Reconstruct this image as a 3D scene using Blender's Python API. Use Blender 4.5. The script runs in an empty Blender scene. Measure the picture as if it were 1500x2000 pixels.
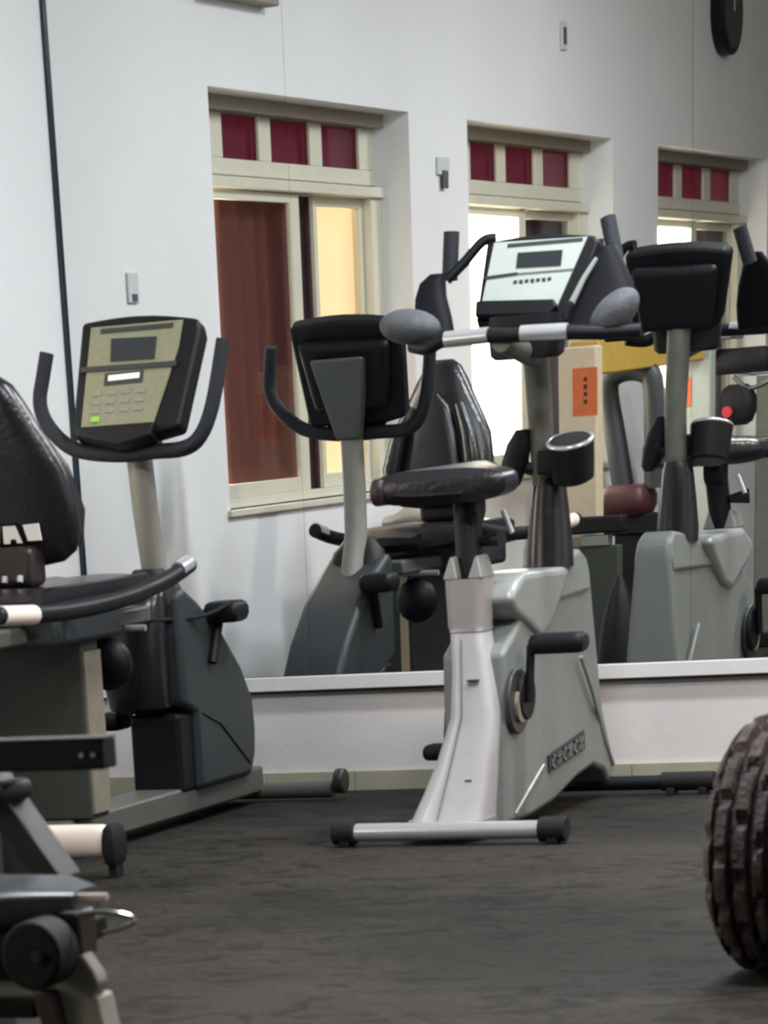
import bpy, bmesh, math, random
from mathutils import Vector, Matrix
random.seed(7)
S = bpy.context.scene
COL = S.collection
PI = math.pi

# ------------------------------------------------------------------ camera
cam_d = bpy.data.cameras.new('camera'); cam = bpy.data.objects.new('camera', cam_d); COL.objects.link(cam); S.camera = cam
F_PX, CX, CY = 6283.674, 339.511, 3961.919
cam_d.sensor_fit = 'HORIZONTAL'; cam_d.sensor_width = 36.0
cam_d.lens = F_PX/1500*36.0
cam_d.shift_x = (750-CX)/1500; cam_d.shift_y = (CY-1000)/1500
cam_d.clip_end = 60
def ortho():
    V = [Vector(v) for v in ((3650, 590), (-13700, 1888), (1285, 16600))]
    d = lambda v: Vector((v.x-CX, -(v.y-CY), F_PX)).normalized()
    ey, ex, ez = d(V[0]), -d(V[1]), -d(V[2])
    right = Vector((ex.x, ey.x, ez.x)); up = Vector((ex.y, ey.y, ez.y)); fwd = Vector((ex.z, ey.z, ez.z))
    fwd.normalize(); right = (right-fwd*right.dot(fwd)).normalized(); up = right.cross(fwd)
    return right, up, fwd
r_, u_, f_ = ortho()
m = Matrix.Identity(4)
for i in range(3):
    m[i][0], m[i][1], m[i][2] = r_[i], u_[i], -f_[i]
m.translation = (4.983, -9.957, 1.05)
cam.matrix_world = m
cam_d.dof.use_dof = True; cam_d.dof.focus_distance = 40.0; cam_d.dof.aperture_fstop = 19.0

# ------------------------------------------------------------------ world and light
W = bpy.data.worlds.new('daylight'); S.world = W; W.use_nodes = True
W.node_tree.nodes['Background'].inputs[0].default_value = (1.0, .87, .72, 1)
W.node_tree.nodes['Background'].inputs[1].default_value = 5.0
S.view_settings.view_transform = 'Standard'; S.view_settings.look = 'None'
S.view_settings.exposure = 1.5; S.view_settings.gamma = 1.0
def area(name, loc, sx, sy, e, colr, rot=(0, 0, 0)):
    l = bpy.data.lights.new(name, 'AREA'); l.shape = 'RECTANGLE'; l.size = sx; l.size_y = sy; l.energy = e; l.color = colr
    o = bpy.data.objects.new(name, l); COL.objects.link(o); o.location = loc; o.rotation_euler = rot
COOL = (.90, .96, 1.0); WARM = (1.0, .84, .74)
area('ceiling_lamp_near_corner', (2.6, -1.15, 3.13), 1.2, .25, 36, COOL)
area('ceiling_lamp_by_windows', (2.5, -3.9, 3.13), 1.2, .25, 38, COOL)
area('ceiling_lamp_middle', (4.9, -2.6, 3.13), 1.2, .25, 46, WARM)

# ------------------------------------------------------------------ materials
def mat(name, c, rough=.5, metal=0.0, spec=.5, noise=.0, nscale=30, bump=0.0, bscale=200, coat=0.0, trans=None):
    M = bpy.data.materials.new(name); M.use_nodes = True; nt = M.node_tree; b = nt.nodes['Principled BSDF']
    b.inputs['Base Color'].default_value = (*c, 1); b.inputs['Roughness'].default_value = rough
    b.inputs['Metallic'].default_value = metal; b.inputs['Specular IOR Level'].default_value = spec
    b.inputs['Coat Weight'].default_value = coat
    tc = nt.nodes.new('ShaderNodeTexCoord')
    if noise:
        n = nt.nodes.new('ShaderNodeTexNoise'); n.inputs['Scale'].default_value = nscale; n.inputs['Detail'].default_value = 5
        nt.links.new(tc.outputs['Object'], n.inputs['Vector'])
        r = nt.nodes.new('ShaderNodeValToRGB')
        r.color_ramp.elements[0].position = .3; r.color_ramp.elements[1].position = .7
        r.color_ramp.elements[0].color = (*[x*(1-noise) for x in c], 1); r.color_ramp.elements[1].color = (*[min(1, x*(1+noise)) for x in c], 1)
        nt.links.new(n.outputs['Fac'], r.inputs['Fac']); nt.links.new(r.outputs['Color'], b.inputs['Base Color'])
    if bump:
        n2 = nt.nodes.new('ShaderNodeTexNoise'); n2.inputs['Scale'].default_value = bscale
        nt.links.new(tc.outputs['Object'], n2.inputs['Vector'])
        bp = nt.nodes.new('ShaderNodeBump'); bp.inputs['Strength'].default_value = bump; bp.inputs['Distance'].default_value = .01
        nt.links.new(n2.outputs['Fac'], bp.inputs['Height']); nt.links.new(bp.outputs['Normal'], b.inputs['Normal'])
    if trans:
        t = nt.nodes.new('ShaderNodeBsdfTranslucent'); t.inputs[0].default_value = (*trans, 1)
        mx = nt.nodes.new('ShaderNodeMixShader'); mx.inputs[0].default_value = .5
        nt.links.new(b.outputs[0], mx.inputs[1]); nt.links.new(t.outputs[0], mx.inputs[2])
        nt.links.new(mx.outputs[0], nt.nodes['Material Output'].inputs['Surface'])
    return M
M = {}
M['wall'] = mat('painted_plaster', (.71, .72, .735), .75, noise=.03, nscale=1.5, bump=.15, bscale=60)
M['wall_pink'] = mat('painted_plaster_back', (.66, .63, .63), .7, noise=.04, nscale=3, bump=.1, bscale=60)
M['ceil'] = mat('ceiling_paint', (.6, .58, .55), .8, noise=.02)
M['mirror'] = mat('mirror_silver', (.885, .895, .89), .012, metal=1.0)
M['mirror_edge'] = mat('mirror_edge', (.01, .025, .035), .4)
M['ledge'] = mat('white_ledge', (.70, .69, .69), .5, noise=.03)
M['tile'] = mat('skirting_tile', (.36, .34, .26), .35, noise=.1, nscale=9)
M['joint_shadow'] = mat('dark_joint_and_shadow', (.07, .065, .06), .8)  # transom joint, and the painted shadow line under the mirror ledge
M['cream_frame'] = mat('cream_aluminium', (.60, .585, .48), .45, noise=.04, nscale=6)
M['head_shade_box_grey'] = mat('head_shade_and_box_grey', (.26, .235, .20), .8, noise=.05)  # shade on the window heads put into the colour; also the wall box grey
M['blk'] = mat('black_plastic', (.006, .0065, .009), .5, spec=.25, noise=.15, nscale=40)
M['blk_gloss'] = mat('glossy_charcoal', (.012, .0115, .015), .25, spec=.5, noise=.1)
M['horn'] = mat('matte_black_cover', (.006, .006, .009), .6, spec=.12, noise=.15)
M['rubber'] = mat('black_rubber', (.008, .008, .010), .65, spec=.3, noise=.2, nscale=60, bump=.3)
M['foam'] = mat('dark_foam_grip', (.012, .015, .023), .6, spec=.35, noise=.15, nscale=80, bump=.4, bscale=300)
M['slate'] = mat('slate_plastic', (.032, .038, .042), .45, spec=.35, noise=.08)
M['olive'] = mat('olive_charcoal_panel', (.042, .050, .042), .5, spec=.35, noise=.08)
M['tan_lit_side'] = mat('tan_lit_side_tone', (.20, .185, .14), .5, noise=.1)  # light on the side of the seat support put into the colour
M['post'] = mat('taupe_painted_steel', (.23, .225, .20), .45, noise=.05)
M['frame_green'] = mat('grey_green_steel', (.085, .092, .08), .45, noise=.08, nscale=12)
M['beige'] = mat('beige_plastic', (.80, .70, .63), .4, noise=.03)
M['khaki'] = mat('khaki_console_face', (.215, .215, .14), .5, noise=.08, nscale=60)
M['mint'] = mat('pale_console_face', (.40, .45, .42), .4, noise=.03)
M['lcd'] = mat('dark_display', (.025, .03, .035), .25)
M['ink'] = mat('dark_print', (.03, .035, .035), .5)
M['pale_print'] = mat('pale_print', (.85, .82, .78), .5)
M['green_led'] = mat('green_key', (.25, .55, .05), .4)
M['silver'] = mat('silver_contact', (.62, .64, .68), .25, metal=.6)
M['chrome'] = mat('chrome', (.75, .76, .78), .12, metal=1.0)
M['white_pl'] = mat('white_grey_plastic', (.50, .50, .53), .22, spec=.6, noise=.03)
M['warm_grey'] = mat('warm_grey_plastic', (.32, .295, .30), .35, noise=.04)
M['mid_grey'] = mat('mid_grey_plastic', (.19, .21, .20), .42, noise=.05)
M['lt_grey'] = mat('light_grey_plastic', (.27, .285, .28), .3, noise=.04)
M['pad_grey'] = mat('grey_arm_pad', (.085, .09, .105), .6, spec=.3, noise=.15, nscale=50, bump=.3)
M['leather'] = mat('dark_vinyl', (.013, .012, .016), .3, spec=.5, noise=.12, nscale=25, bump=.15, bscale=80)
M['leather_brown'] = mat('worn_vinyl', (.026, .016, .017), .4, noise=.15)
M['steel_dark'] = mat('dark_steel', (.06, .06, .06), .4, metal=.5)
M['post_dark'] = mat('dark_taupe_post', (.115, .118, .102), .45, spec=.3, noise=.1)
M['hub'] = mat('worn_hub', (.22, .19, .14), .5, noise=.3, nscale=40)
M['tire'] = mat('tyre_rubber', (.066, .053, .053), .8, spec=.25, noise=.45, nscale=35, bump=.6, bscale=90)
M['pad_top'] = mat('bench_vinyl', (.07, .077, .09), .33, noise=.15, nscale=60)
M['cream_m'] = mat('cream_steel', (.55, .46, .33), .45, noise=.06)
M['sage_m'] = mat('sage_grey_steel', (.33, .36, .33), .45, noise=.05)
M['ochre'] = mat('ochre_steel', (.42, .27, .05), .5, noise=.08)
M['orange'] = mat('orange_sticker', (.55, .12, .03), .5, noise=.1)
M['maroon'] = mat('maroon_vinyl', (.05, .012, .014), .5, noise=.2)
M['red'] = mat('red_cap', (.45, .02, .05), .4)
M['cloth'] = mat('beige_cloth', (.48, .44, .40), .8, noise=.1)
M['cur_brown'] = mat('brown_curtain', (.20, .065, .055), .85, noise=.15, nscale=20, trans=(.09, .035, .03))
M['cur_dark'] = mat('dark_curtain', (.040, .012, .018), .85, noise=.1)
M['cur_mauve'] = mat('mauve_curtain', (.09, .05, .055), .85, noise=.1)
M['cur_mag'] = mat('magenta_curtain', (.12, .014, .048), .8, noise=.3, nscale=25, trans=(.16, .028, .07))
M['blind'] = mat('cream_blind', (.5, .38, .25), .8, trans=(.62, .55, .45))
M['switch'] = mat('grey_switch', (.55, .57, .58), .5)
def glass():
    g = bpy.data.materials.new('window_glass'); g.use_nodes = True; nt = g.node_tree; nt.nodes.clear()
    o = nt.nodes.new('ShaderNodeOutputMaterial'); t = nt.nodes.new('ShaderNodeBsdfTransparent'); t.inputs[0].default_value = (.93, .95, .94, 1)
    gl = nt.nodes.new('ShaderNodeBsdfGlossy'); gl.inputs['Roughness'].default_value = .03; mx = nt.nodes.new('ShaderNodeMixShader')
    mx.inputs[0].default_value = .05
    nt.links.new(t.outputs[0], mx.inputs[1]); nt.links.new(gl.outputs[0], mx.inputs[2]); nt.links.new(mx.outputs[0], o.inputs[0]); return g
M['glass'] = glass()
def floor_mat():
    F = bpy.data.materials.new('dark_rubber_floor'); F.use_nodes = True; nt = F.node_tree; b = nt.nodes['Principled BSDF']
    tc = nt.nodes.new('ShaderNodeTexCoord')
    n1 = nt.nodes.new('ShaderNodeTexNoise'); n1.inputs['Scale'].default_value = 1.3; n1.inputs['Detail'].default_value = 4
    n2 = nt.nodes.new('ShaderNodeTexNoise'); n2.inputs['Scale'].default_value = 55; n2.inputs['Detail'].default_value = 3
    mp = nt.nodes.new('ShaderNodeMapping'); mp.inputs['Scale'].default_value = (2.2, 3.2, 1); mp.inputs['Rotation'].default_value = (0, 0, .35)
    wv = nt.nodes.new('ShaderNodeTexNoise'); wv.inputs['Scale'].default_value = 2.6; wv.inputs['Detail'].default_value = 2; wv.inputs['Distortion'].default_value = 1.6
    nt.links.new(tc.outputs['Object'], mp.inputs[0]); nt.links.new(mp.outputs[0], wv.inputs['Vector'])
    nt.links.new(tc.outputs['Object'], n1.inputs['Vector']); nt.links.new(tc.outputs['Object'], n2.inputs['Vector'])
    r = nt.nodes.new('ShaderNodeValToRGB'); r.color_ramp.elements[0].color = (.019, .0175, .0150, 1); r.color_ramp.elements[1].color = (.040, .035, .031, 1)
    r.color_ramp.elements[0].position = .4; r.color_ramp.elements[1].position = .6
    nt.links.new(n1.outputs['Fac'], r.inputs[0])
    mx = nt.nodes.new('ShaderNodeMix'); mx.data_type = 'RGBA'; mx.blend_type = 'MULTIPLY'; mx.inputs[0].default_value = .8
    r2 = nt.nodes.new('ShaderNodeValToRGB'); r2.color_ramp.elements[0].color = (.45, .45, .45, 1); r2.color_ramp.elements[0].position = .35; r2.color_ramp.elements[1].position = .62
    nt.links.new(n2.outputs['Fac'], r2.inputs[0])
    nt.links.new(r.outputs[0], mx.inputs[6]); nt.links.new(r2.outputs[0], mx.inputs[7])
    mx2 = nt.nodes.new('ShaderNodeMix'); mx2.data_type = 'RGBA'; mx2.blend_type = 'MULTIPLY'; mx2.inputs[0].default_value = .75
    r3 = nt.nodes.new('ShaderNodeValToRGB'); r3.color_ramp.elements[0].color = (.35, .35, .35, 1); r3.color_ramp.elements[0].position = .36; r3.color_ramp.elements[1].position = .46
    nt.links.new(wv.outputs['Fac'], r3.inputs[0]); nt.links.new(mx.outputs[2], mx2.inputs[6]); nt.links.new(r3.outputs[0], mx2.inputs[7])
    nt.links.new(mx2.outputs[2], b.inputs['Base Color'])
    b.inputs['Roughness'].default_value = .8; b.inputs['Specular IOR Level'].default_value = .15
    bp = nt.nodes.new('ShaderNodeBump'); bp.inputs['Strength'].default_value = .6; bp.inputs['Distance'].default_value = .02
    nt.links.new(wv.outputs['Fac'], bp.inputs['Height'])
    bp2 = nt.nodes.new('ShaderNodeBump'); bp2.inputs['Strength'].default_value = .5; bp2.inputs['Distance'].default_value = .006
    nt.links.new(n2.outputs['Fac'], bp2.inputs['Height']); nt.links.new(bp.outputs[0], bp2.inputs['Normal'])
    nt.links.new(bp2.outputs[0], b.inputs['Normal'])
    return F
M['floor'] = floor_mat()

# ------------------------------------------------------------------ mesh helpers (all take world coordinates)
def NB(): return bmesh.new()
def obj(name, bm, m_, parent=None, bevel=0, seg=2, smooth=True, sub=0, label=None):
    org = Vector(parent['org']) if parent is not None and 'org' in parent else Vector((0, 0, 0))
    if parent is None:
        lo = [min(v.co[i] for v in bm.verts) for i in range(3)]; hi = [max(v.co[i] for v in bm.verts) for i in range(3)]
        org = Vector(((lo[0]+hi[0])/2, (lo[1]+hi[1])/2, lo[2]))
    for v in bm.verts: v.co -= org
    bmesh.ops.recalc_face_normals(bm, faces=bm.faces)
    me = bpy.data.meshes.new(name); bm.to_mesh(me); bm.free()
    for p in me.polygons: p.use_smooth = smooth
    o = bpy.data.objects.new(name, me); COL.objects.link(o); me.materials.append(M[m_])
    o['org'] = list(org)
    if parent is None: o.location = org
    else: o.parent = parent
    if bevel:
        b = o.modifiers.new('bevel', 'BEVEL'); b.width = bevel; b.segments = seg; b.limit_method = 'ANGLE'; b.angle_limit = .6
    if sub:
        s = o.modifiers.new('sub', 'SUBSURF'); s.levels = sub; s.render_levels = sub
    if smooth and not sub:
        w = o.modifiers.new('wn', 'WEIGHTED_NORMAL'); w.keep_sharp = True
        me.set_sharp_from_angle(angle=.7)
    if label: o['label'] = label
    return o
def tag(o, label, cat, group=None, kind=None):
    o['label'] = label; o['category'] = cat
    if group: o['group'] = group
    if kind: o['kind'] = kind
    return o
def thing(name, loc, label, cat, group=None):
    o = bpy.data.objects.new(name, None); COL.objects.link(o); o.location = loc; o['org'] = list(loc); o.empty_display_size = .1
    return tag(o, label, cat, group)
def box(bm, x0, x1, y0, y1, z0, z1):
    vs = [bm.verts.new((x, y, z)) for x in (x0, x1) for y in (y0, y1) for z in (z0, z1)]
    for f in ((0, 1, 3, 2), (4, 6, 7, 5), (0, 4, 5, 1), (2, 3, 7, 6), (0, 2, 6, 4), (1, 5, 7, 3)): bm.faces.new([vs[i] for i in f])
    return bm
def hexa(bm, a, b):
    """solid between two quads (lists of 4 points, same order)"""
    A = [bm.verts.new(p) for p in a]; B = [bm.verts.new(p) for p in b]; n = len(A)
    bm.faces.new(A); bm.faces.new(B[::-1])
    for i in range(n): bm.faces.new((A[i], B[i], B[(i+1) % n], A[(i+1) % n]))
    return bm
def prism(bm, pts, axis, a, b):
    """pts in the plane normal to axis, extruded from a to b"""
    def P(p, t):
        if axis == 'x': return (t, p[0], p[1])
        if axis == 'y': return (p[0], t, p[1])
        return (p[0], p[1], t)
    return hexa(bm, [P(p, a) for p in pts], [P(p, b) for p in pts])
def smooth_path(pts, k=6):
    P = [Vector(p) for p in pts]; out = []
    for i in range(len(P)-1):
        p0 = P[max(i-1, 0)]; p1 = P[i]; p2 = P[i+1]; p3 = P[min(i+2, len(P)-1)]
        for j in range(k):
            t = j/k
            out.append(.5*((2*p1)+(p2-p0)*t+(2*p0-5*p1+4*p2-p3)*t*t+(3*p1-p0-3*p2+p3)*t**3))
    out.append(P[-1]); return out
def tube(bm, pts, r, n=14, smooth=0, flat=1.0, cap=True):
    P = smooth_path(pts, smooth) if smooth else [Vector(p) for p in pts]
    R = r if isinstance(r, (list, tuple)) else [r]*len(P)
    if len(R) != len(P): R = [R[0]+(R[-1]-R[0])*i/(len(P)-1) for i in range(len(P))]
    rings = []; ref = None
    for i, p in enumerate(P):
        t = (P[min(i+1, len(P)-1)]-P[max(i-1, 0)]).normalized()
        if ref is None: ref = Vector((0, 0, 1)) if abs(t.z) < .9 else Vector((1, 0, 0))
        a = (ref-t*ref.dot(t)).normalized(); b = t.cross(a); ref = a
        rings.append([bm.verts.new(p+(a*math.cos(2*PI*k/n)*flat+b*math.sin(2*PI*k/n))*R[i]) for k in range(n)])
    for A, B in zip(rings, rings[1:]):
        for k in range(n): bm.faces.new((A[k], A[(k+1) % n], B[(k+1) % n], B[k]))
    if cap: bm.faces.new(rings[0][::-1]); bm.faces.new(rings[-1])
    return bm
def ring(c, hx, hy, p=2.6, n=24, tilt=0):
    """superellipse in the horizontal plane; tilt lifts along y"""
    out = []
    for k in range(n):
        a = 2*PI*k/n; ca, sa = math.cos(a), math.sin(a)
        x = hx*abs(ca)**(2/p)*(1 if ca >= 0 else -1); y = hy*abs(sa)**(2/p)*(1 if sa >= 0 else -1)
        out.append(Vector((c[0]+x, c[1]+y, c[2]+tilt*y)))
    return out
def loft(bm, rings):
    R = [[bm.verts.new(p) for p in r] for r in rings]; n = len(R[0])
    for A, B in zip(R, R[1:]):
        for k in range(n): bm.faces.new((A[k], A[(k+1) % n], B[(k+1) % n], B[k]))
    bm.faces.new(R[0][::-1]); bm.faces.new(R[-1]); return bm
def disc(bm, c, r, axis, th, n=28, hole=0):
    ax = Vector(axis).normalized(); return tube(bm, [Vector(c)-ax*th/2, Vector(c)+ax*th/2], r, n)
def torus(bm, c, R, r, axis, n=32, m_=10, a0=0, a1=2*PI):
    ax = Vector(axis).normalized(); u = Vector((0, 0, 1)); u = (u-ax*u.dot(ax)).normalized(); v = ax.cross(u)
    full = abs(a1-a0-2*PI) < .01; K = n if full else n+1; rs = []
    for i in range(K):
        a = a0+(a1-a0)*i/n; d = u*math.cos(a)+v*math.sin(a); p = Vector(c)+d*R
        rs.append([bm.verts.new(p+(d*math.cos(2*PI*k/m_)+ax*math.sin(2*PI*k/m_))*r) for k in range(m_)])
    for i in range(n if full else n):
        A = rs[i]; B = rs[(i+1) % K]
        for k in range(m_): bm.faces.new((A[k], A[(k+1) % m_], B[(k+1) % m_], B[k]))
    if not full: bm.faces.new(rs[0][::-1]); bm.faces.new(rs[-1])
    return bm
def rbox(bm, x0, x1, y0, y1, z0, z1, p=5, n=24, k=5, taper=.0):
    """soft cushion-like block"""
    cx, cy = (x0+x1)/2, (y0+y1)/2; hx, hy = (x1-x0)/2, (y1-y0)/2; h = (z1-z0)/2; e = min(h, hx, hy)*.6
    rs = []
    for i in range(k+1):
        a = -PI/2+PI*i/k; q = (1-math.cos(a))*e
        rs.append(ring((cx, cy, (z0+z1)/2+h*math.sin(a)), hx-q, hy-q, p, n))
    return loft(bm, rs)

# ------------------------------------------------------------------ the setting
XR, YF, ZC = 7.0, -13.0, 3.2
def struct(name, bm, m_, label=None, **k):
    o = obj(name, bm, m_, smooth=False, **k); o['kind'] = 'structure'
    if label: o['label'] = label; 
    return o
struct('floor', box(NB(), -.3, XR+.2, YF-.2, .2, -.2, 0), 'floor')
struct('ceiling', box(NB(), -.3, XR+.2, YF-.2, .2, ZC, ZC+.2), 'ceil')
struct('wall_back', box(NB(), -.3, XR+.2, 0.012, .25, 0, ZC), 'wall_pink')
struct('wall_right', box(NB(), XR, XR+.2, YF, .012, 0, ZC), 'wall')
struct('wall_front', box(NB(), -.3, XR+.2, YF-.2, YF, 0, ZC), 'wall')
OFF = [1.164, 3.588, 6.036]
Z0, Z1, WID = .788, 2.04, 1.80
ys = sorted([-12.99]+[-(a+WID) for a in OFF]+[-a for a in OFF]+[.012])
bm = NB()
yc = [YF, .012]; op = [(-(a+WID), -a) for a in OFF]
edges = sorted([YF, .012]+[e for p in op for e in p])
for a, b in zip(edges, edges[1:]):
    if any(abs(a-p[0]) < 1e-6 for p in op):
        box(bm, -.30, 0, a, b, 0, Z0); box(bm, -.30, 0, a, b, Z1, ZC)
    else: box(bm, -.30, 0, a, b, 0, ZC)
struct('wall_left', bm, 'wall')
# skirtings, mirror ledge
bm = NB(); x = 0.0
while x < XR:
    box(bm, x, min(x+.298, XR), 0, .012, 0, .057); x += .3
struct('baseboard_back', bm, 'tile', bevel=.001)
bm = NB(); y = YF
while y < -.02:
    box(bm, .0, .012, y, min(y+.298, -.012), 0, .057); y += .3
struct('baseboard_left', bm, 'tile', bevel=.001)
struct('trim_1', box(NB(), 0, XR, -.016, .012, .297, .337), 'ledge', bevel=.002)
struct('ledge_shadow', box(NB(), 0, XR, -.004, .012, .288, .297), 'joint_shadow')  # dark strip standing for the shadow under the mirror ledge
struct('trim_3', box(NB(), -.001, .011, -.012, .012, .337, ZC), 'mirror_edge')
# mirror panes
seams = [.0115, .766, 1.980, 3.200, 4.42, 5.64, 6.95]
ml = ['narrow mirror pane in the corner behind the recumbent bike', 'wide mirror pane between the two bikes, behind the upright bike',
      'mirror pane right of the upright bike, above the tyre', 'mirror pane beyond the right edge of the view', 'mirror pane farther along the wall to the right', 'last mirror pane at the far right of the wall']
for i in range(3):
    a, b = seams[i], seams[i+1]
    o = obj('mirror_pane', box(NB(), a+.0004, b-.0004, .0, .006, .339, ZC-.02), 'mirror', smooth=False)
    tag(o, ml[i], 'mirror', 'mirror panes on the back wall')
struct('trim_4', box(NB(), 3.2, XR, .004, .012, .337, ZC), 'wall_pink')

# windows on the left wall (seen in the mirror)
def window(i, a):
    Y = lambda r: -(a+r)
    w = bpy.data.objects.new('window_%d' % (i+1), None); COL.objects.link(w); w.location = (-.15, Y(.9), Z0); w['org'] = [-.15, Y(.9), Z0]; w['kind'] = 'structure'
    w['label'] = ['cream framed window nearest the mirror corner with brown curtain', 'cream framed window in the middle with a bright open left side', 'cream framed window farthest from the corner, in dim light'][i]
    bx = lambda bm, r0, r1, z0, z1, x0, x1: box(bm, x0, x1, Y(r1), Y(r0), z0, z1)
    bx2 = NB(); bx(bx2, 0, 1.80, 1.998, 2.04, -.20, -.10); obj('frame_head', bx2, 'head_shade_box_grey', w, smooth=False)  # head rail coloured dark to stand for shade below the lintel
    f = NB()
    bx(f, 0, 1.80, 1.812, 1.862, -.20, -.14); bx(f, 0, 1.80, 1.770, 1.804, -.20, -.10)
    for r0, r1 in ((0, .03), (.29, .425), (.736, .842), (1.196, 1.306), (1.663, 1.80)): bx(f, r0, r1, 1.862, 1.998, -.160, -.145)
    obj('transom_frame', f, 'cream_frame', w, bevel=.004, smooth=False)
    f = NB(); bx(f, 0, 1.80, 1.804, 1.812, -.19, -.16); obj('transom_joint', f, 'joint_shadow', w, smooth=False)
    f = NB(); bx(f, 0, .05, Z0, 1.770, -.20, -.12); bx(f, 1.70, 1.80, Z0, 1.770, -.20, -.12); bx(f, .05, 1.70, Z0, .815, -.20, -.12)
    obj('outer_frame', f, 'cream_frame', w, bevel=.003, smooth=False)
    def sash(r0, r1, x, sw0, sw1):
        s = NB(); bx(s, r0, r0+sw0, .815, 1.768, x-.009, x+.009); bx(s, r1-sw1, r1, .815, 1.768, x-.009, x+.009)
        bx(s, r0+sw0, r1-sw1, .815, .862, x-.009, x+.009); bx(s, r0+sw0, r1-sw1, 1.738, 1.768, x-.009, x+.009)
        so = obj('sash', s, 'cream_frame', w, bevel=.003, smooth=False)
        g = NB(); bx(g, r0+sw0, r1-sw1, .862, 1.738, x-.003, x+.003); obj('glass_pane', g, 'glass', so, smooth=False)
    sash(.05, 1.035, -.14, .045, .085); sash(1.225 if i == 0 else 1.0, 1.70, -.165, .032, .03)
    g = NB(); bx(g, .03, 1.66, 1.862, 1.998, -.163, -.161); obj('transom_glass', g, 'glass', w, smooth=False)
    s = NB(); box(s, -.10, .018, Y(1.82), Y(-.02), Z0-.022, Z0); obj('sill', s, 'cream_frame', w, bevel=.004, smooth=False)
    return Y
def curtain(name, mt, Y, r0, r1, z0, z1, x, label, cat='curtain', amp=.012, waves=10, group=None):
    n = 70; bm = NB(); prev = None
    for i in range(n+1):
        r = r0+(r1-r0)*i/n; xx = x+amp*math.sin(i/n*waves*2*PI)+amp*.5*math.sin(i/n*waves*3.3*PI+1)
        cur = (bm.verts.new((xx, Y(r), z0)), bm.verts.new((xx, Y(r), z1)), bm.verts.new((xx-.002, Y(r), z0)), bm.verts.new((xx-.002, Y(r), z1)))
        if prev:
            bm.faces.new((prev[0], cur[0], cur[1], prev[1])); bm.faces.new((prev[2], prev[3], cur[3], cur[2]))
            bm.faces.new((prev[1], cur[1], cur[3], prev[3])); bm.faces.new((prev[0], prev[2], cur[2], cur[0]))
        else: bm.faces.new((cur[0], cur[1], cur[3], cur[2]))
        prev = cur
    bm.faces.new((prev[0], prev[2], prev[3], prev[1]))
    return tag(obj(name, bm, mt, smooth=True), label, cat, group)
Ys = [window(i, a) for i, a in enumerate(OFF)]
wn = ['the window nearest the mirror corner', 'the middle window', 'the farthest window']
for i in range(3):
    curtain('transom_curtain', 'cur_mag', Ys[i], .0, 1.795, 1.83, 2.02, -.19, 'short magenta curtain behind the top panes of '+wn[i], 'curtain', .006, 16, 'magenta curtains behind the transoms')
curtain('window_curtain', 'cur_brown', Ys[0], .47, 1.12, .83, 1.83, -.215, 'reddish brown curtain on the left of the window nearest the mirror corner', waves=5)
curtain('window_curtain', 'cur_dark', Ys[0], 1.12, 1.345, .80, 1.83, -.215, 'strip of maroon curtain, coloured dark as in shade, between the sliding panes of the nearest window', waves=2)  # shade on this part of the curtain put into its dark colour
curtain('window_blind', 'blind', Ys[0], 1.345, 1.795, .83, 1.83, -.235, 'glowing cream blind behind the right pane of the nearest window', 'blind', amp=.002, waves=1)
curtain('window_curtain', 'cur_dark', Ys[1], 1.16, 1.795, .80, 1.83, -.215, 'dark curtain on the right of the middle window', waves=6)
curtain('window_curtain', 'cur_mauve', Ys[2], 1.22, 1.795, .80, 1.83, -.215, 'mauve curtain on the right of the farthest window', waves=6)
# things fixed to the left wall
t = thing('wall_vent', (.0, -1.39, 2.285), 'olive grey box high above the window nearest the corner, cut by the top edge', 'vent box')
obj('housing', box(NB(), 0, .06, -1.655, -1.10, 2.285, 2.60), 'head_shade_box_grey', t, bevel=.006)
t = thing('light_switch', (0, -3.30, 1.80), 'small grey switch with a hanging end on the wall between the first two windows', 'switch', 'small fittings on the left wall')
obj('plate', box(NB(), 0, .012, -3.355, -3.235, 1.845, 1.905), 'switch', t, bevel=.003); obj('rocker', box(NB(), .012, .02, -3.32, -3.27, 1.80, 1.86), 'pad_grey', t, bevel=.003)
t = thing('wall_socket', (0, -4.73, 2.35), 'small pale fitting high on the wall above the middle window', 'socket', 'small fittings on the left wall')
obj('plate', box(NB(), 0, .012, -4.765, -4.70, 2.33, 2.43), 'switch', t, bevel=.003); obj('insert', box(NB(), .012, .015, -4.75, -4.715, 2.35, 2.41), 'pad_grey', t)
t = thing('wall_socket', (0, -.49, 1.42), 'small pale fitting on the bare wall above the recumbent bike console', 'socket', 'small fittings on the left wall')
obj('plate', box(NB(), 0, .01, -.53, -.455, 1.415, 1.50), 'switch', t, bevel=.003); obj('insert', box(NB(), .01, .013, -.51, -.475, 1.42, 1.44), 'pad_grey', t)
t = thing('wall_disc', (.0, -7.01, 2.42), 'round dark wall clock high on the far dim wall, cut by the top edge', 'fixture')  # round dark fixture of unknown kind
obj('case', disc(NB(), (.03, -7.0, 2.60), .172, (1, 0, 0), .06), 'blk', t, bevel=.006); obj('face', disc(NB(), (.062, -7.0, 2.60), .145, (1, 0, 0), .006), 'steel_dark', t)
h = NB(); hexa(h, [(.066, -7.005, 2.60), (.066, -6.995, 2.60), (.066, -6.99, 2.70), (.066, -7.0, 2.70)], [(.069, -7.005, 2.60), (.069, -6.995, 2.60), (.069, -6.99, 2.70), (.069, -7.0, 2.70)]); obj('pale_bar', h, 'switch', t)

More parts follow.
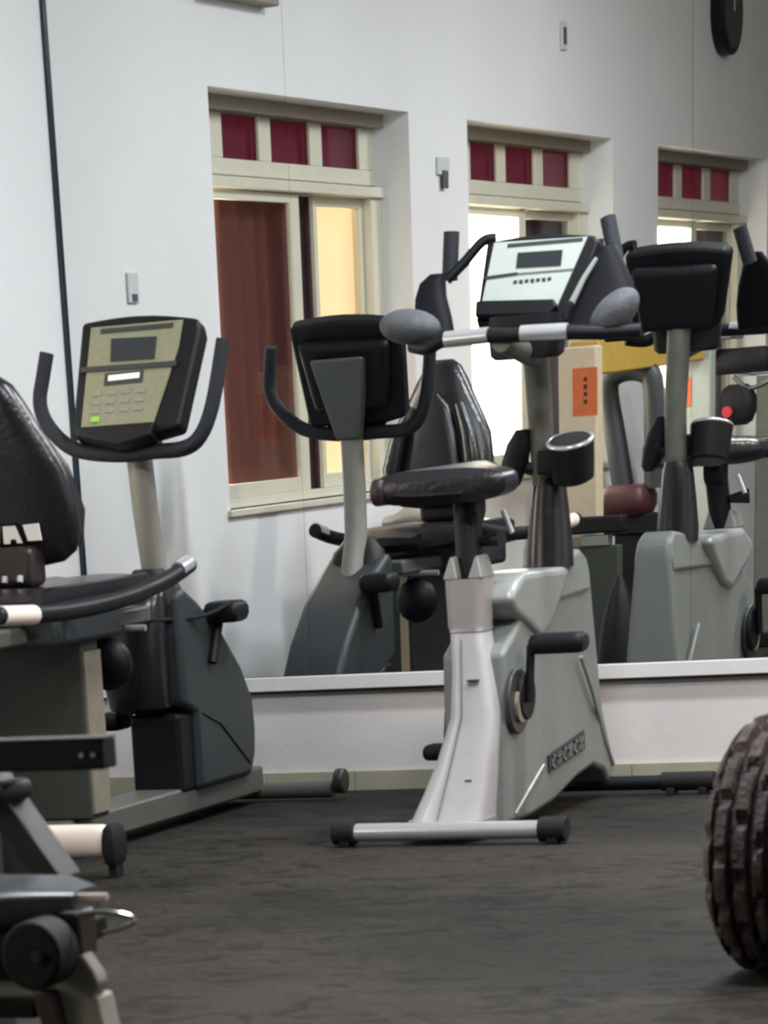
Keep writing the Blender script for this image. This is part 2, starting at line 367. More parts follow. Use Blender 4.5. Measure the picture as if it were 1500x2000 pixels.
# ------------------------------------------------------------------ recumbent bike (left)
B = thing('recumbent_bike', (.61, -1.1, 0), 'dark recumbent exercise bike with khaki console, standing in the corner at the left', 'exercise bike')
obj('main_beam', box(NB(), .54, .70, -1.86, -.25, .03, .105), 'frame_green', B, bevel=.008)
o = obj('front_stabilizer', tube(NB(), [(.33, -.25, .032), (.93, -.25, .032)], .024), 'frame_green', B)
for x in (.30, .955): obj('transport_wheel', disc(NB(), (x, -.25, .055), .036, (1, 0, 0), .032), 'steel_dark', B, bevel=.006)
b = NB(); rbox(b, .25, .985, -1.95, -1.87, .052, .132, p=8, k=7); obj('rear_stabilizer', b, 'beige', B)
for x in (.225, .992):
    b = NB(); rbox(b, x-.022, x+.022, -1.952, -1.868, .03, .133, p=6); box(b, x-.012, x+.012, -1.93, -1.89, 0, .04); obj('end_cap', b, 'rubber', B)
# drive shroud: extruded side profile, rounded by bevel
prof = [(-.76, .09), (-.38, .09), (-.345, .15), (-.335, .22), (-.345, .31), (-.42, .405), (-.55, .515), (-.70, .60), (-.80, .645), (-.84, .63), (-.84, .33), (-.76, .30)]
obj('side_panel', prism(NB(), prof, 'x', .515, .722), 'slate', B, bevel=.02, seg=3)
b = NB(); rs = []
for z, hx, hy, cx, cy in ((.315, .075, .05, .585, -.83), (.33, .095, .075, .585, -.84), (.42, .102, .09, .582, -.85), (.52, .10, .088, .585, -.85), (.60, .088, .075, .60, -.845), (.64, .07, .055, .61, -.835), (.66, .05, .04, .615, -.83)):
    rs.append(ring((cx, cy, z), hx, hy, 2.6))
obj('rear_cowl', loft(b, rs), 'blk_gloss', B)
obj('lower_cowl', box(NB(), .545, .705, -.855, -.74, .09, .31), 'blk', B, bevel=.015, seg=3)
# panel line on the shroud side and front boot
obj('panel_seam', tube(NB(), [(.724, -.72, .30), (.724, -.60, .26), (.724, -.40, .13)], .0035, 6), 'ink', B)
b = NB(); rs = [ring((.617, cy, z), hx, hy, 2.4) for z, cy, hx, hy in ((.60, -.79, .10, .075), (.65, -.80, .085, .06), (.675, -.805, .062, .045), (.695, -.81, .042, .034))]
obj('post_boot', loft(b, rs), 'blk', B)
b = NB(); tube(b, [(.625, -.70, .56), (.619, -.775, .70), (.613, -.792, .84), (.605, -.80, 1.03)], .037, 20); obj('console_post', b, 'post', B)
# wedge bracket behind the console
b = NB(); hexa(b, [(.57, -.80, .98), (.65, -.80, .98), (.65, -.75, .98), (.57, -.75, .98)], [(.515, -.745, 1.215), (.70, -.745, 1.215), (.70, -.68, 1.215), (.515, -.68, 1.215)])
obj('console_bracket', b, 'frame_green', B, bevel=.01)
def panel(P, y0, z0, k, d0, d1):
    """polygon given as (x, z) on the tilted console plane, thickened from depth d0 to d1 along its normal (towards +y)"""
    nx = Vector((0, 1, -k)).normalized()
    f = lambda p, d: Vector((p[0], y0-(z0-p[1])*k, p[1]))+nx*d
    return [f(p, d0) for p in P], [f(p, d1) for p in P]
def pan(name, P, m_, par, cfg, d0, d1, bev=0):
    a, b = panel(P, *cfg, d0, d1); return obj(name, hexa(NB(), a, b), m_, par, bevel=bev, seg=3, smooth=bool(bev))
def arc_top(x0, z0, x1, z1, h, n=8):
    return [(x0+(x1-x0)*i/n, z0+(z1-z0)*i/n+h*math.sin(PI*i/n)) for i in range(n+1)]
c1 = (-.76, 1.345, .45)
con = pan('console_housing', arc_top(.438, 1.335, .80, 1.322, .014)+[(.812, 1.29), (.779, 1.056), (.70, 1.042), (.452, 1.045), (.443, 1.07)], 'blk', B, c1, .0, .06, .012)
pan('housing_back', arc_top(.47, 1.30, .78, 1.29, .0)+[(.74, 1.10), (.49, 1.10)], 'blk', B, c1, .05, .10, .02)
f0 = pan('console_face', [(.472, 1.318), (.757, 1.318), (.752, 1.25), (.699, 1.066), (.474, 1.066)], 'khaki', B, c1, -.004, .006)
pan('display', [(.541, 1.285), (.682, 1.281), (.682, 1.226), (.546, 1.228)], 'lcd', f0, c1, -.007, -.003)
pan('divider', [(.455, 1.219), (.752, 1.216), (.752, 1.203), (.455, 1.206)], 'ink', f0, c1, -.008, -.003)
pan('vent_slot', [(.505, 1.312), (.729, 1.312), (.729, 1.300), (.505, 1.300)], 'ink', f0, c1, -.006, -.003)
pan('logo_plate', [(.533, 1.199), (.652, 1.201), (.652, 1.171), (.533, 1.169)], 'ink', f0, c1, -.006, -.003)
pan('logo_print', [(.545, 1.193), (.642, 1.195), (.642, 1.181), (.545, 1.179)], 'pale_print', f0, c1, -.008, -.005)
pan('start_key', [(.505, 1.092), (.53, 1.092), (.53, 1.079), (.505, 1.079)], 'green_led', f0, c1, -.008, -.003)
for r in range(3):
    for q in range(4):
        pan('console_key', [(.50+q*.045, 1.155-r*.022), (.528+q*.045, 1.155-r*.022), (.528+q*.045, 1.145-r*.022), (.50+q*.045, 1.145-r*.022)], 'post', f0, c1, -.006, -.003)
pan('console_lip', [(.455, 1.066), (.71, 1.066), (.70, 1.03), (.60, 1.012), (.48, 1.04)], 'blk', B, c1, -.02, .04, .008)
obj('handlebar', tube(NB(), [(.339, -.80, 1.265), (.327, -.812, 1.205), (.317, -.823, 1.144), (.338, -.834, 1.09), (.395, -.845, 1.035), (.46, -.85, 1.009), (.574, -.853, .995), (.678, -.853, .997), (.77, -.853, .999), (.822, -.847, 1.027), (.858, -.831, 1.105), (.888, -.801, 1.262)], .0205, 16, 4), 'foam', B)
# crank and pedals
obj('crank', tube(NB(), [(.735, -.66, .43), (.74, -.60, .56)], .014, 10), 'blk', B)
obj('crank', tube(NB(), [(.50, -.66, .43), (.47, -.72, .30)], .014, 10), 'steel_dark', B)
b = NB(); rbox(b, .705, .82, -.66, -.55, .535, .592, p=6); obj('pedal', b, 'blk', B)
b = NB(); rbox(b, .40, .475, -.78, -.66, .262, .312, p=6); obj('pedal', b, 'blk', B)
obj('pedal_strap', tube(NB(), [(.56, -.98, .585), (.64, -.95, .57), (.74, -.75, .56), (.80, -.64, .59)], .006, 8, 5), 'rubber', B)
# seat
obj('seat_rail', box(NB(), .54, .70, -1.95, -.98, .565, .61), 'frame_green', B, bevel=.008)
o = obj('seat_support', box(NB(), .36, .757, -1.56, -1.45, .105, .555), 'olive', B, bevel=.006)
obj('support_edge', box(NB(), .757, .766, -1.555, -1.455, .12, .53), 'tan_lit_side', o)  # tan strip painted as the lit side of the support
obj('support_edge', box(NB(), .500, .530, -1.45, -1.444, .11, .54), 'cream_m', o)
b = NB(); loft(b, [ring((.66, -1.20, .475+.07*math.sin(a)), max(.004, .075*math.cos(a)), max(.004, .05*math.cos(a)), 2.0) for a in [-PI/2+PI*i/8 for i in range(9)]]); obj('tension_housing', b, 'blk', B)
obj('slide_bar', tube(NB(), [(.59, -1.15, .562), (.76, -1.15, .560)], .009, 10), 'silver', B)
obj('carriage', box(NB(), .44, .79, -1.75, -1.35, .555, .64), 'slate', B, bevel=.015)
b = NB(); rs = []
for i in range(13):
    t_ = i/12; y = -1.82+t_*.78
    hw = .185 if t_ < .55 else .185-.05*((t_-.55)/.45)**1.5
    hh = .042 if 0 < i < 12 else .018
    rr = []
    for k in range(24):
        a = 2*PI*k/24; ca, sa = math.cos(a), math.sin(a)
        dip = -.018*(1-abs(ca))*(1 if sa > 0 else 0)+.006*math.cos(2*PI*abs(ca))*(1 if sa > 0 else 0)
        rr.append(Vector((.61+hw*abs(ca)**.55*(1 if ca >= 0 else -1), y, .672+hh*abs(sa)**.6*(1 if sa >= 0 else -1)+dip)))
    rs.append(rr)
obj('seat_cushion', loft(b, rs), 'leather', B)
b = NB(); rs = []
for z, hw, hy in ((.745, .06, .02), (.755, .135, .035), (.78, .175, .05), (.83, .196, .055), (.89, .196, .055), (.97, .182, .055), (1.03, .15, .055), (1.09, .115, .052), (1.14, .088, .05), (1.18, .062, .042), (1.20, .035, .02)):
    rs.append(ring((.603, -1.575-(z-.745)*.20, z), hw, hy, 2.5, 28))
bk = obj('backrest', loft(b, rs), 'leather', B)
for s in (-1, 1):
    obj('side_bolster', tube(NB(), [(.603+s*.145, -1.525, .79), (.603+s*.150, -1.525, .87), (.603+s*.128, -1.545, .97), (.603+s*.085, -1.575, 1.06)], [.022, .03, .026, .016], 12, 0), 'leather', bk)
obj('lumbar_pad', loft(NB(), [ring((.603, -1.52-(z-.78)*.2, z), hw, .022, 2.2) for z, hw in ((.78, .02), (.80, .08), (.88, .10), (.98, .08), (1.06, .05), (1.10, .01))]), 'leather', bk)
obj('back_plate', box(NB(), .52, .70, -1.69, -1.60, .70, .80), 'leather_brown', B, bevel=.02, seg=3)
# lettering on the seat back, only the last two marks stand in view
def glyph(pts, yy, par): obj('back_lettering', prism(NB(), pts, 'y', yy, yy+.004), 'pale_print', par, smooth=False)
for pts in ([(.610, .808), (.610, .850), (.646, .850), (.664, .808), (.650, .808), (.646, .818), (.630, .818), (.628, .808)], [(.682, .812), (.670, .851), (.716, .853), (.722, .812)], [(.56, .808), (.565, .85), (.60, .85), (.595, .808)]):
    glyph([(x, z) for x, z in pts], -1.668, bk)
for x in (.62, .665): obj('back_bolt', tube(NB(), [(x, -1.695, .73), (x, -1.70, .715)], .009, 8), 'silver', B)
for s, x in ((1, .875), (-1, .345)):
    h = obj('seat_handle', tube(NB(), [(x, -2.25, .664), (x, -2.06, .653), (x, -1.80, .646), (x, -1.50, .655), (x, -1.25, .68), (x, -1.08, .712)], .0215, 14, 5), 'blk', B)
    obj('pulse_contact', tube(NB(), [(x, -1.16, .7005), (x, -1.09, .714)], .0228, 14), 'silver', h)
    obj('rear_contact', tube(NB(), [(x, -2.22, .662), (x, -2.04, .652)], .0235, 14), 'beige', h)
    obj('handle_bracket', tube(NB(), [(x, -1.70, .646), (.61, -1.70, .60)], .015, 10), 'frame_green', B)

# ------------------------------------------------------------------ upright bike (middle)
U = thing('upright_bike', (1.74, -.85, 0), 'pale grey upright exercise bike with arm pads in the middle of the picture', 'exercise bike')
obj('rear_stabilizer', tube(NB(), [(1.45, -1.36, .036), (1.985, -1.36, .036)], .023, 18), 'silver', U)
for x0, x1, xf in ((1.39, 1.455, 1.425), (1.98, 2.055, 2.02)):
    b = NB(); tube(b, [(x0, -1.36, .036), (x1, -1.36, .036)], .032, 16); box(b, xf-.015, xf+.015, -1.385, -1.335, 0, .02); obj('end_cap', b, 'rubber', U, bevel=.004)
# rear column
b = NB(); rs = []
for z, xa, xb, ya, yb in ((.03, 1.580, 1.800, -1.33, -1.15), (.045, 1.583, 1.800, -1.33, -1.15), (.12, 1.620, 1.806, -1.31, -1.15), (.20, 1.655, 1.812, -1.29, -1.14), (.31, 1.690, 1.820, -1.265, -1.13), (.42, 1.692, 1.800, -1.25, -1.12), (.515, 1.688, 1.780, -1.24, -1.12)):
    rs.append(ring(((xa+xb)/2, (ya+yb)/2, z), (xb-xa)/2, (yb-ya)/2, 4.5, 28))
colm = obj('rear_column', loft(b, rs), 'white_pl', U)
obj('column_rim', loft(NB(), [ring((1.690, -1.24, .032), .114, .095, 4.5), ring((1.692, -1.24, .056), .112, .095, 4.5)]), 'lt_grey', colm)
for z, ln in ((.40, .03), (.155, .02)): obj('seam_mark', box(NB(), 1.75, 1.75+ln, -1.268-(.40-z)*.14, -1.25, z-.002, z+.002), 'ink', colm)
obj('column_seam', tube(NB(), [(1.728, -1.243, .50), (1.732, -1.268, .31), (1.71, -1.295, .20), (1.68, -1.335, .06)], .0022, 6), 'mid_grey', colm)
obj('column_collar', loft(NB(), [ring((1.734, -1.18, .517), .048, .062, 4.5), ring((1.734, -1.18, .527), .048, .062, 4.5)]), 'silver', U)
b = NB(); rs = [ring((1.732, -1.18, z), hx, hy, 4.0) for z, hx, hy in ((.527, .050, .062), (.60, .054, .062), (.645, .056, .062))]
obj('upper_column', loft(b, rs), 'warm_grey', U)
for s in (-1, 1):
    b = NB(); hexa(b, [(1.732+s*.056, -1.235, .645), (1.732+s*.014, -1.235, .645), (1.732+s*.014, -1.13, .645), (1.732+s*.056, -1.13, .645)], [(1.732+s*.040, -1.22, .70), (1.732+s*.030, -1.22, .70), (1.732+s*.030, -1.14, .70), (1.732+s*.040, -1.14, .70)])
    obj('column_horn', b, 'lt_grey', U, bevel=.006)
# main shroud profile (y,z)
prof = [(-1.20, .03), (-1.0, .028), (-.80, .045), (-.60, .085), (-.46, .10), (-.36, .075), (-.31, .035), (-.275, .06), (-.262, .085), (-.31, .16), (-.375, .25), (-.375, .60), (-.395, .648), (-.44, .668), (-.52, .664), (-.60, .645), (-.70, .628), (-.90, .60), (-1.02, .56), (-1.12, .50), (-1.20, .46)]
def taper(bm):
    for v in bm.verts:
        if v.co.z > .30: v.co.x = 1.745+(v.co.x-1.745)*(1-.45*(v.co.z-.30)/.37*min(1, max(0, (v.co.y+1.0)/.45)))
    return bm
sh = obj('main_shroud', taper(prism(NB(), prof, 'x', 1.655, 1.832)), 'mid_grey', U, bevel=.014, seg=3)
obj('upper_fairing', prism(NB(), [(-1.165, .590), (-1.13, .615), (-1.05, .648), (-.70, .640), (-.665, .628), (-.74, .565), (-.84, .495), (-.92, .475), (-1.02, .515), (-1.12, .55)], 'x', 1.665, 1.842), 'lt_grey', U, bevel=.022, seg=4)
b = prism(NB(), [(-.92, .55), (-.40, .56), (-.385, .60), (-.40, .648), (-.45, .672), (-.53, .664), (-.66, .635)], 'x', 1.648, 1.838); obj('front_fairing', taper(b), 'mid_grey', sh, bevel=.012, seg=3)
obj('shroud_ridge', tube(NB(), [(1.834, -.57, .40), (1.834, -.47, .30), (1.834, -.36, .16), (1.834, -.285, .085)], .006, 8), 'lt_grey', sh)
obj('shroud_ridge', tube(NB(), [(1.834, -1.14, .05), (1.834, -1.02, .10), (1.834, -.90, .15)], .004, 8), 'lt_grey', sh)
bd = obj('badge', hexa(NB(), [(1.830, -.86, .125), (1.830, -.55, .155), (1.830, -.555, .205), (1.830, -.865, .170)], [(1.837, -.86, .125), (1.837, -.55, .155), (1.837, -.555, .205), (1.837, -.865, .170)]), 'ink', sh)
for i in range(6):
    y = -.84+i*.048; z = .134+i*.0047
    g = NB(); box(g, 1.837, 1.8395, y, y+.008, z, z+.034)
    if i % 2 == 0: box(g, 1.837, 1.8395, y, y+.028, z+.028, z+.034); box(g, 1.837, 1.8395, y, y+.028, z, z+.006)
    else: box(g, 1.837, 1.8395, y+.02, y+.028, z, z+.034); box(g, 1.837, 1.8395, y, y+.028, z+.014, z+.020)
    obj('badge_letter', g, 'mid_grey', bd, smooth=False)
# crank, pedals
d = obj('crank_disc', disc(NB(), (1.842, -1.13, .335), .083, (1, 0, 0), .014), 'steel_dark', U, bevel=.004)
obj('crank_hub', disc(NB(), (1.853, -1.13, .325), .045, (1, 0, 0), .012), 'hub', d)
obj('crank_cover', disc(NB(), (1.856, -1.10, .345), .060, (1, 0, 0), .016), 'blk', U, bevel=.004)
obj('crank', tube(NB(), [(1.872, -1.12, .33), (1.872, -1.10, .47)], .012, 10), 'blk', U)
b = NB(); rbox(b, 1.872, 2.028, -1.14, -1.06, .448, .498, p=7); obj('pedal', b, 'blk', U)
obj('crank', tube(NB(), [(1.635, -1.10, .33), (1.60, -1.03, .20)], .012, 10), 'blk', U)
b = NB(); rbox(b, 1.54, 1.62, -1.08, -1.0, .185, .225, p=6); obj('pedal', b, 'blk', U)
# seat post and saddle
obj('seat_post', tube(NB(), [(1.732, -1.17, .63), (1.715, -1.14, .83)], .036, 18), 'blk', U)
b = NB(); rs = []
for i in range(15):
    t_ = i/14; y = -1.27+t_*.36
    hw = .188*(1-.0*t_) if t_ < .35 else .188-.125*min(1, (t_-.35)/.5)
    if i in (0, 14): hw *= .7
    hh = .042 if 0 < i < 14 else .018
    rr = []
    for k in range(24):
        a = 2*PI*k/24; ca, sa = math.cos(a), math.sin(a)
        rr.append(Vector((1.675+hw*abs(ca)**.6*(1 if ca >= 0 else -1), y, .868+.010*t_+hh*abs(sa)**.7*(1 if sa >= 0 else -1))))
    rs.append(rr)
sd = obj('saddle', loft(b, rs), 'leather', U)
b = NB(); rbox(b, 1.487, 1.535, -1.275, -1.16, .832, .897, p=4); obj('saddle_patch', b, 'leather_brown', sd)
obj('seat_clamp', disc(NB(), (1.72, -1.13, .815), .045, (1, 0, 0), .06), 'blk', U, bevel=.006)
k_ = obj('adjust_knob', tube(NB(), [(1.76, -1.15, .73), (1.82, -1.17, .735)], [.012, .022], 12), 'blk', U)
obj('knob_pin', tube(NB(), [(1.80, -1.10, .80), (1.825, -1.10, .745)], .007, 8), 'silver', U)
# front post, boot
obj('front_post', tube(NB(), [(1.755, -.60, .66), (1.742, -.62, 1.0), (1.742, -.66, 1.22)], [.032, .036], 18), 'post_dark', U)
obj('post_boot', loft(NB(), [ring((1.757, -.60, z), hx, hy, 2.3) for z, hx, hy in ((.635, .062, .075), (.68, .062, .07), (.76, .055, .058), (.83, .047, .048), (.86, .04, .042))]), 'blk_gloss', U)
# bottle holder
cax = Vector((0, -.30, .954)); cb0 = Vector((1.842, -.64, .85))
b = NB(); tube(b, [cb0, cb0+cax*.006, cb0+cax*.05, cb0+cax*.105], [.046, .056, .061, .066], 28)
cupo = obj('bottle_holder', b, 'blk', U); obj('holder_rim_highlight', torus(NB(), cb0+cax*.104, .060, .0065, cax), 'silver', cupo)  # silver rim, with its highlight put into the colour
obj('holder_mouth', disc(NB(), cb0+cax*.108, .055, cax, .003), 'rubber', cupo)
obj('stem_housing', loft(NB(), [ring((1.745, -.73, z), hx, .05, 3) for z, hx in ((1.155, .085), (1.165, .10), (1.22, .105), (1.26, .10))]), 'blk', U)
obj('holder_arm', box(NB(), 1.75, 1.80, -.69, -.64, .87, .93), 'blk', U, bevel=.008)
obj('side_lever', loft(NB(), [ring((1.655+(z-.84)*.28, -.64, z), hx, .03, 2.2) for z, hx in ((.835, .012), (.85, .028), (.90, .038), (.95, .034), (.985, .016))]), 'blk', U)
obj('side_lever_arm', tube(NB(), [(1.67, -.64, .90), (1.73, -.62, .88)], .016, 8), 'blk', U)
# handlebar with grips and arm pads
HB = [(1.49, -.92, 1.205), (1.545, -.95, 1.197), (1.60, -.96, 1.212), (1.72, -.965, 1.213), (1.80, -.965, 1.209), (1.93, -.96, 1.206), (2.02, -.95, 1.20), (2.125, -.93, 1.197)]
hb = obj('handlebar', tube(NB(), HB, .0175, 14, 5), 'blk', U)
obj('pulse_grip', tube(NB(), [(1.600, -.962, 1.2125), (1.722, -.967, 1.2145)], .0195, 16), 'silver', hb)
obj('pulse_grip', tube(NB(), [(1.812, -.967, 1.2115), (1.938, -.962, 1.2085)], .0195, 16), 'silver', hb)
obj('bar_stem', tube(NB(), [(1.755, -.965, 1.20), (1.745, -.68, 1.16)], .028, 12), 'post_dark', U)
def pad(cx, cz, rx, rz, tilt, par):
    b = NB(); rs = []
    for j in range(7):
        a = -PI/2+PI*j/6; q = math.cos(a)
        rs.append([Vector((cx+math.cos(w)*rx*max(q, .12)*math.cos(tilt)-math.sin(w)*rz*max(q, .12)*math.sin(tilt), -.92+.045*math.sin(a)+.0, cz+math.cos(w)*rx*max(q, .12)*math.sin(tilt)+math.sin(w)*rz*max(q, .12)*math.cos(tilt))) for w in [2*PI*k/24 for k in range(24)]])
    return obj('arm_pad', loft(b, rs), 'pad_grey', par)
pad(1.485, 1.25, .088, .043, -.12, U); pad(2.05, 1.240, .078, .046, .62, U)
for s, bx_, tip, wide in ((-1, 1.51, (1.497, -.62, 1.475), 0), (1, 1.985, (1.937, -.62, 1.472), 0)):
    tp = Vector(tip)
    mid = Vector((1.492, -.63, 1.36)) if s < 0 else Vector((1.965, -.64, 1.375))
    obj('horn_grip', tube(NB(), [tp, (tp+mid)/2, mid], .0215, 14), 'foam', U)
b = NB(); rs = [ring((cx, -.72+(1.36-z)*-.5, z), hx, .03, 2.3) for cx, z, hx in ((1.492, 1.375, .022), (1.478, 1.355, .035), (1.478, 1.32, .043), (1.492, 1.27, .052), (1.505, 1.225, .055), (1.51, 1.20, .045))]
obj('horn_boot', loft(b, rs), 'horn', U)
b = NB(); rs = [ring((cx, -.70+(1.40-z)*-.6, z), hx, .03, 2.3) for cx, z, hx in ((1.958, 1.405, .026), (1.965, 1.37, .045), (1.97, 1.32, .072), (1.972, 1.27, .088), (1.965, 1.23, .085), (1.95, 1.205, .07))]
hbo = obj('horn_boot', loft(b, rs), 'horn', U)
obj('boot_highlight_strip', tube(NB(), [(1.945, -.745, 1.375), (1.925, -.79, 1.33), (1.905, -.83, 1.275)], [.006, .009], 8), 'mid_grey', hbo)  # grey strip modelled to stand for a highlight on the boot
obj('inner_tube', tube(NB(), [(1.495, -.66, 1.36), (1.54, -.64, 1.40), (1.585, -.62, 1.445), (1.62, -.61, 1.45)], .013, 10, 4), 'blk', U)
c2 = (-.62, 1.455, .45)
pan('console_housing', arc_top(1.598, 1.445, 1.905, 1.436, .010)+[(1.918, 1.42), (1.87, 1.25), (1.845, 1.232), (1.60, 1.24), (1.592, 1.26)], 'blk', U, c2, .0, .055, .010)
pan('housing_back', [(1.62, 1.42), (1.89, 1.41), (1.85, 1.25), (1.63, 1.25)], 'blk', U, c2, .05, .10, .02)
f1 = pan('console_face', [(1.622, 1.438), (1.885, 1.431), (1.818, 1.262), (1.605, 1.283)], 'mint', U, c2, -.004, .006)
pan('display', [(1.694, 1.407), (1.820, 1.404), (1.820, 1.368), (1.694, 1.372)], 'lcd', f1, c2, -.007, -.003)
pan('divider', [(1.603, 1.357), (1.70, 1.361), (1.70, 1.355), (1.603, 1.351)], 'slate', f1, c2, -.007, -.003)
pan('divider', [(1.70, 1.359), (1.855, 1.358), (1.855, 1.355), (1.70, 1.356)], 'mid_grey', f1, c2, -.007, -.003)
pan('vent_slot', [(1.662, 1.431), (1.873, 1.429), (1.873, 1.421), (1.662, 1.423)], 'ink', f1, c2, -.006, -.003)
for i in range(7): pan('logo_letter', [(1.691+i*.016, 1.342), (1.701+i*.016, 1.342), (1.701+i*.016, 1.335-(i % 2)*.002), (1.691+i*.016, 1.335)], 'slate', f1, c2, -.006, -.003)
pan('reading_ledge', [(1.598, 1.292), (1.82, 1.280), (1.83, 1.262), (1.81, 1.245), (1.60, 1.255)], 'blk', U, c2, -.03, .01, .005)
# front stabilizer
obj('front_stabilizer', tube(NB(), [(1.55, -.30, .034), (2.02, -.30, .034)], .02, 14), 'blk', U)
for x0, x1 in ((1.50, 1.60), (1.985, 2.145)):
    b = NB(); tube(b, [(x0, -.30, .036), (x1, -.30, .036)], .026, 14); box(b, x0+.02, x0+.045, -.325, -.275, 0, .02); box(b, x1-.045, x1-.02, -.325, -.275, 0, .02); obj('end_cap', b, 'rubber', U, bevel=.003)

# ------------------------------------------------------------------ ribbed tyre at the right edge
T = Vector((3.177, -3.374, 0)); axv = Vector((.996, -.087, 0)).normalized()
def tyre(c, ax, R, Wd, ribs):
    up = Vector((0, 0, 1)); v = ax.cross(up); n = 112; bm = NB(); rows = []
    K = 60
    def base(t):
        s = abs(2*t-1); return R*(1-.26*max(0, (s-.5)/.5)**2.4) if s < .999 else R*.62
    for j in range(K+1):
        t = j/K; row = []
        for i in range(n):
            a = 2*PI*i/n; r = base(t)
            ph = (t*ribs) % 1; idx = int(t*ribs)
            groove = .35 < abs(ph-.5)
            lug = ((i+idx*4+int(6*t*1)) % 8) < 2
            if groove: r -= R*.085
            elif lug and .02 < t < .98: r -= R*.060
            p = c+ax*(t*Wd)+(up*math.cos(a)+v*math.sin(a))*r
            row.append(bm.verts.new(p))
        rows.append(row)
    for side, ax0 in ((rows[0], 0), (rows[-1], 1)):
        pass
    # inner barrel
    for t in (1, 0):
        rows.append([bm.verts.new(c+ax*((.9 if t else .1)*Wd)+(up*math.cos(2*PI*i/n)+v*math.sin(2*PI*i/n))*R*.55) for i in range(n)])
    rows.append(rows[0])
    for A, Bq in zip(rows, rows[1:]):
        for i in range(n): bm.faces.new((A[i], A[(i+1) % n], Bq[(i+1) % n], Bq[i]))
    return bm
TY = thing('tire', (3.30, -3.40, 0), 'dark ribbed knobbly tyre standing on the floor, cut by the right edge', 'tire')
R_ = .240; cc = Vector((T.x, T.y, R_-.002))-axv*.088
obj('tread', tyre(cc, axv, R_, .27, 7), 'tire', TY, smooth=True)
obj('hub', tube(NB(), [cc+axv*.03, cc+axv*.24], .125, 24), 'steel_dark', TY)

# ------------------------------------------------------------------ foreground bench at lower left
G = thing('weight_bench', (2.35, -5.4, 0), 'black weight bench with grey pad and foam roller, cut by the lower left corner', 'weight bench')
b = NB(); rs = []
for i in range(12):
    t_ = i/11; x = 1.95+t_*.735; hy = .135 if i < 9 else .135*math.sqrt(max(.04, 1-((i-8)/3.2)**2))
    rs.append([Vector((x+.03*math.sin(a)*0, -5.43+hy*abs(math.cos(a))**.5*(1 if math.cos(a) >= 0 else -1), .425+(.030 if i < 11 else .02)*abs(math.sin(a))**.45*(1 if math.sin(a) >= 0 else -1))) for a in [2*PI*k/28 for k in range(28)]])
obj('seat_pad', loft(b, rs), 'pad_top', G)
obj('pad_base', box(NB(), 1.95, 2.67, -5.54, -5.33, .36, .40), 'blk', G, bevel=.01)
obj('seat_tube', box(NB(), 1.7, 2.66, -5.50, -5.40, .32, .36), 'blk', G, bevel=.006)
obj('back_brace', hexa(NB(), [(2.485, -5.22, .43), (2.54, -5.22, .43), (2.54, -5.15, .43), (2.485, -5.15, .43)], [(2.36, -5.22, .60), (2.415, -5.22, .60), (2.415, -5.15, .60), (2.36, -5.15, .60)]), 'slate', G, bevel=.004)
obj('brace_edge', tube(NB(), [(2.542, -5.225, .43), (2.417, -5.225, .60)], .0025, 6), 'silver', G)
cb = obj('crossbar', box(NB(), 2.0, 2.630, -5.23, -5.18, .590, .634), 'blk', G, bevel=.004)
obj('crossbar_lit_top', box(NB(), 2.0, 2.635, -5.232, -5.19, .634, .637), 'pad_grey', cb)  # paler sheet puts the light on the bar's top into colour
for x in (2.595, 2.615): obj('crossbar_bolt', tube(NB(), [(x, -5.232, .612), (x, -5.236, .612)], .004, 8), 'silver', cb)
obj('upright_tube', box(NB(), 2.34, 2.40, -5.22, -5.15, 0, .59), 'olive', G, bevel=.005)
b = NB(); rbox(b, 2.36, 2.475, -5.30, -5.15, .545, .575); obj('small_pad', b, 'blk', G)
obj('foam_roller', tube(NB(), [(2.663, -5.585, .370), (2.663, -5.515, .370)], .049, 28), 'rubber', G, bevel=.006)
obj('roller_bolt', disc(NB(), (2.676, -5.588, .370), .009, (0, 1, 0), .004), 'steel_dark', G)
obj('leg_plate', prism(NB(), [(2.655, .41), (2.69, .38), (2.722, .335), (2.73, .315), (2.715, .295), (2.67, .285), (2.62, .30)], 'y', -5.50, -5.46), 'post', G, bevel=.006)
obj('side_plate', box(NB(), 2.63, 2.705, -5.50, -5.44, .355, .42), 'leather_brown', G, bevel=.006)
obj('leg_tube', hexa(NB(), [(2.66, -5.50, .30), (2.725, -5.50, .30), (2.725, -5.44, .30), (2.66, -5.44, .30)], [(2.78, -5.62, 0), (2.845, -5.62, 0), (2.845, -5.56, 0), (2.78, -5.56, 0)]), 'post', G, bevel=.006)
obj('leg_brace', hexa(NB(), [(2.625, -5.52, .31), (2.66, -5.52, .31), (2.66, -5.47, .31), (2.625, -5.47, .31)], [(2.68, -5.55, .16), (2.72, -5.55, .16), (2.72, -5.50, .16), (2.68, -5.50, .16)]), 'leather_brown', G, bevel=.004)
obj('low_bar', box(NB(), 2.0, 2.63, -5.52, -5.48, .27, .296), 'blk', G, bevel=.004)
obj('low_bar_cover', box(NB(), 2.0, 2.64, -5.515, -5.485, .30, .318), 'post', G, bevel=.003)
obj('front_leg', box(NB(), 1.9, 1.96, -5.50, -5.44, 0, .33), 'blk', G, bevel=.004)
obj('hook', tube(NB(), [(2.70, -5.50, .416), (2.745, -5.50, .420), (2.785, -5.50, .415), (2.797, -5.50, .408), (2.785, -5.505, .400), (2.75, -5.51, .392)], .0038, 8, 5), 'chrome', G)
obj('pop_pin', tube(NB(), [(2.66, -5.46, .436), (2.735, -5.46, .436)], .0055, 8), 'beige', G)

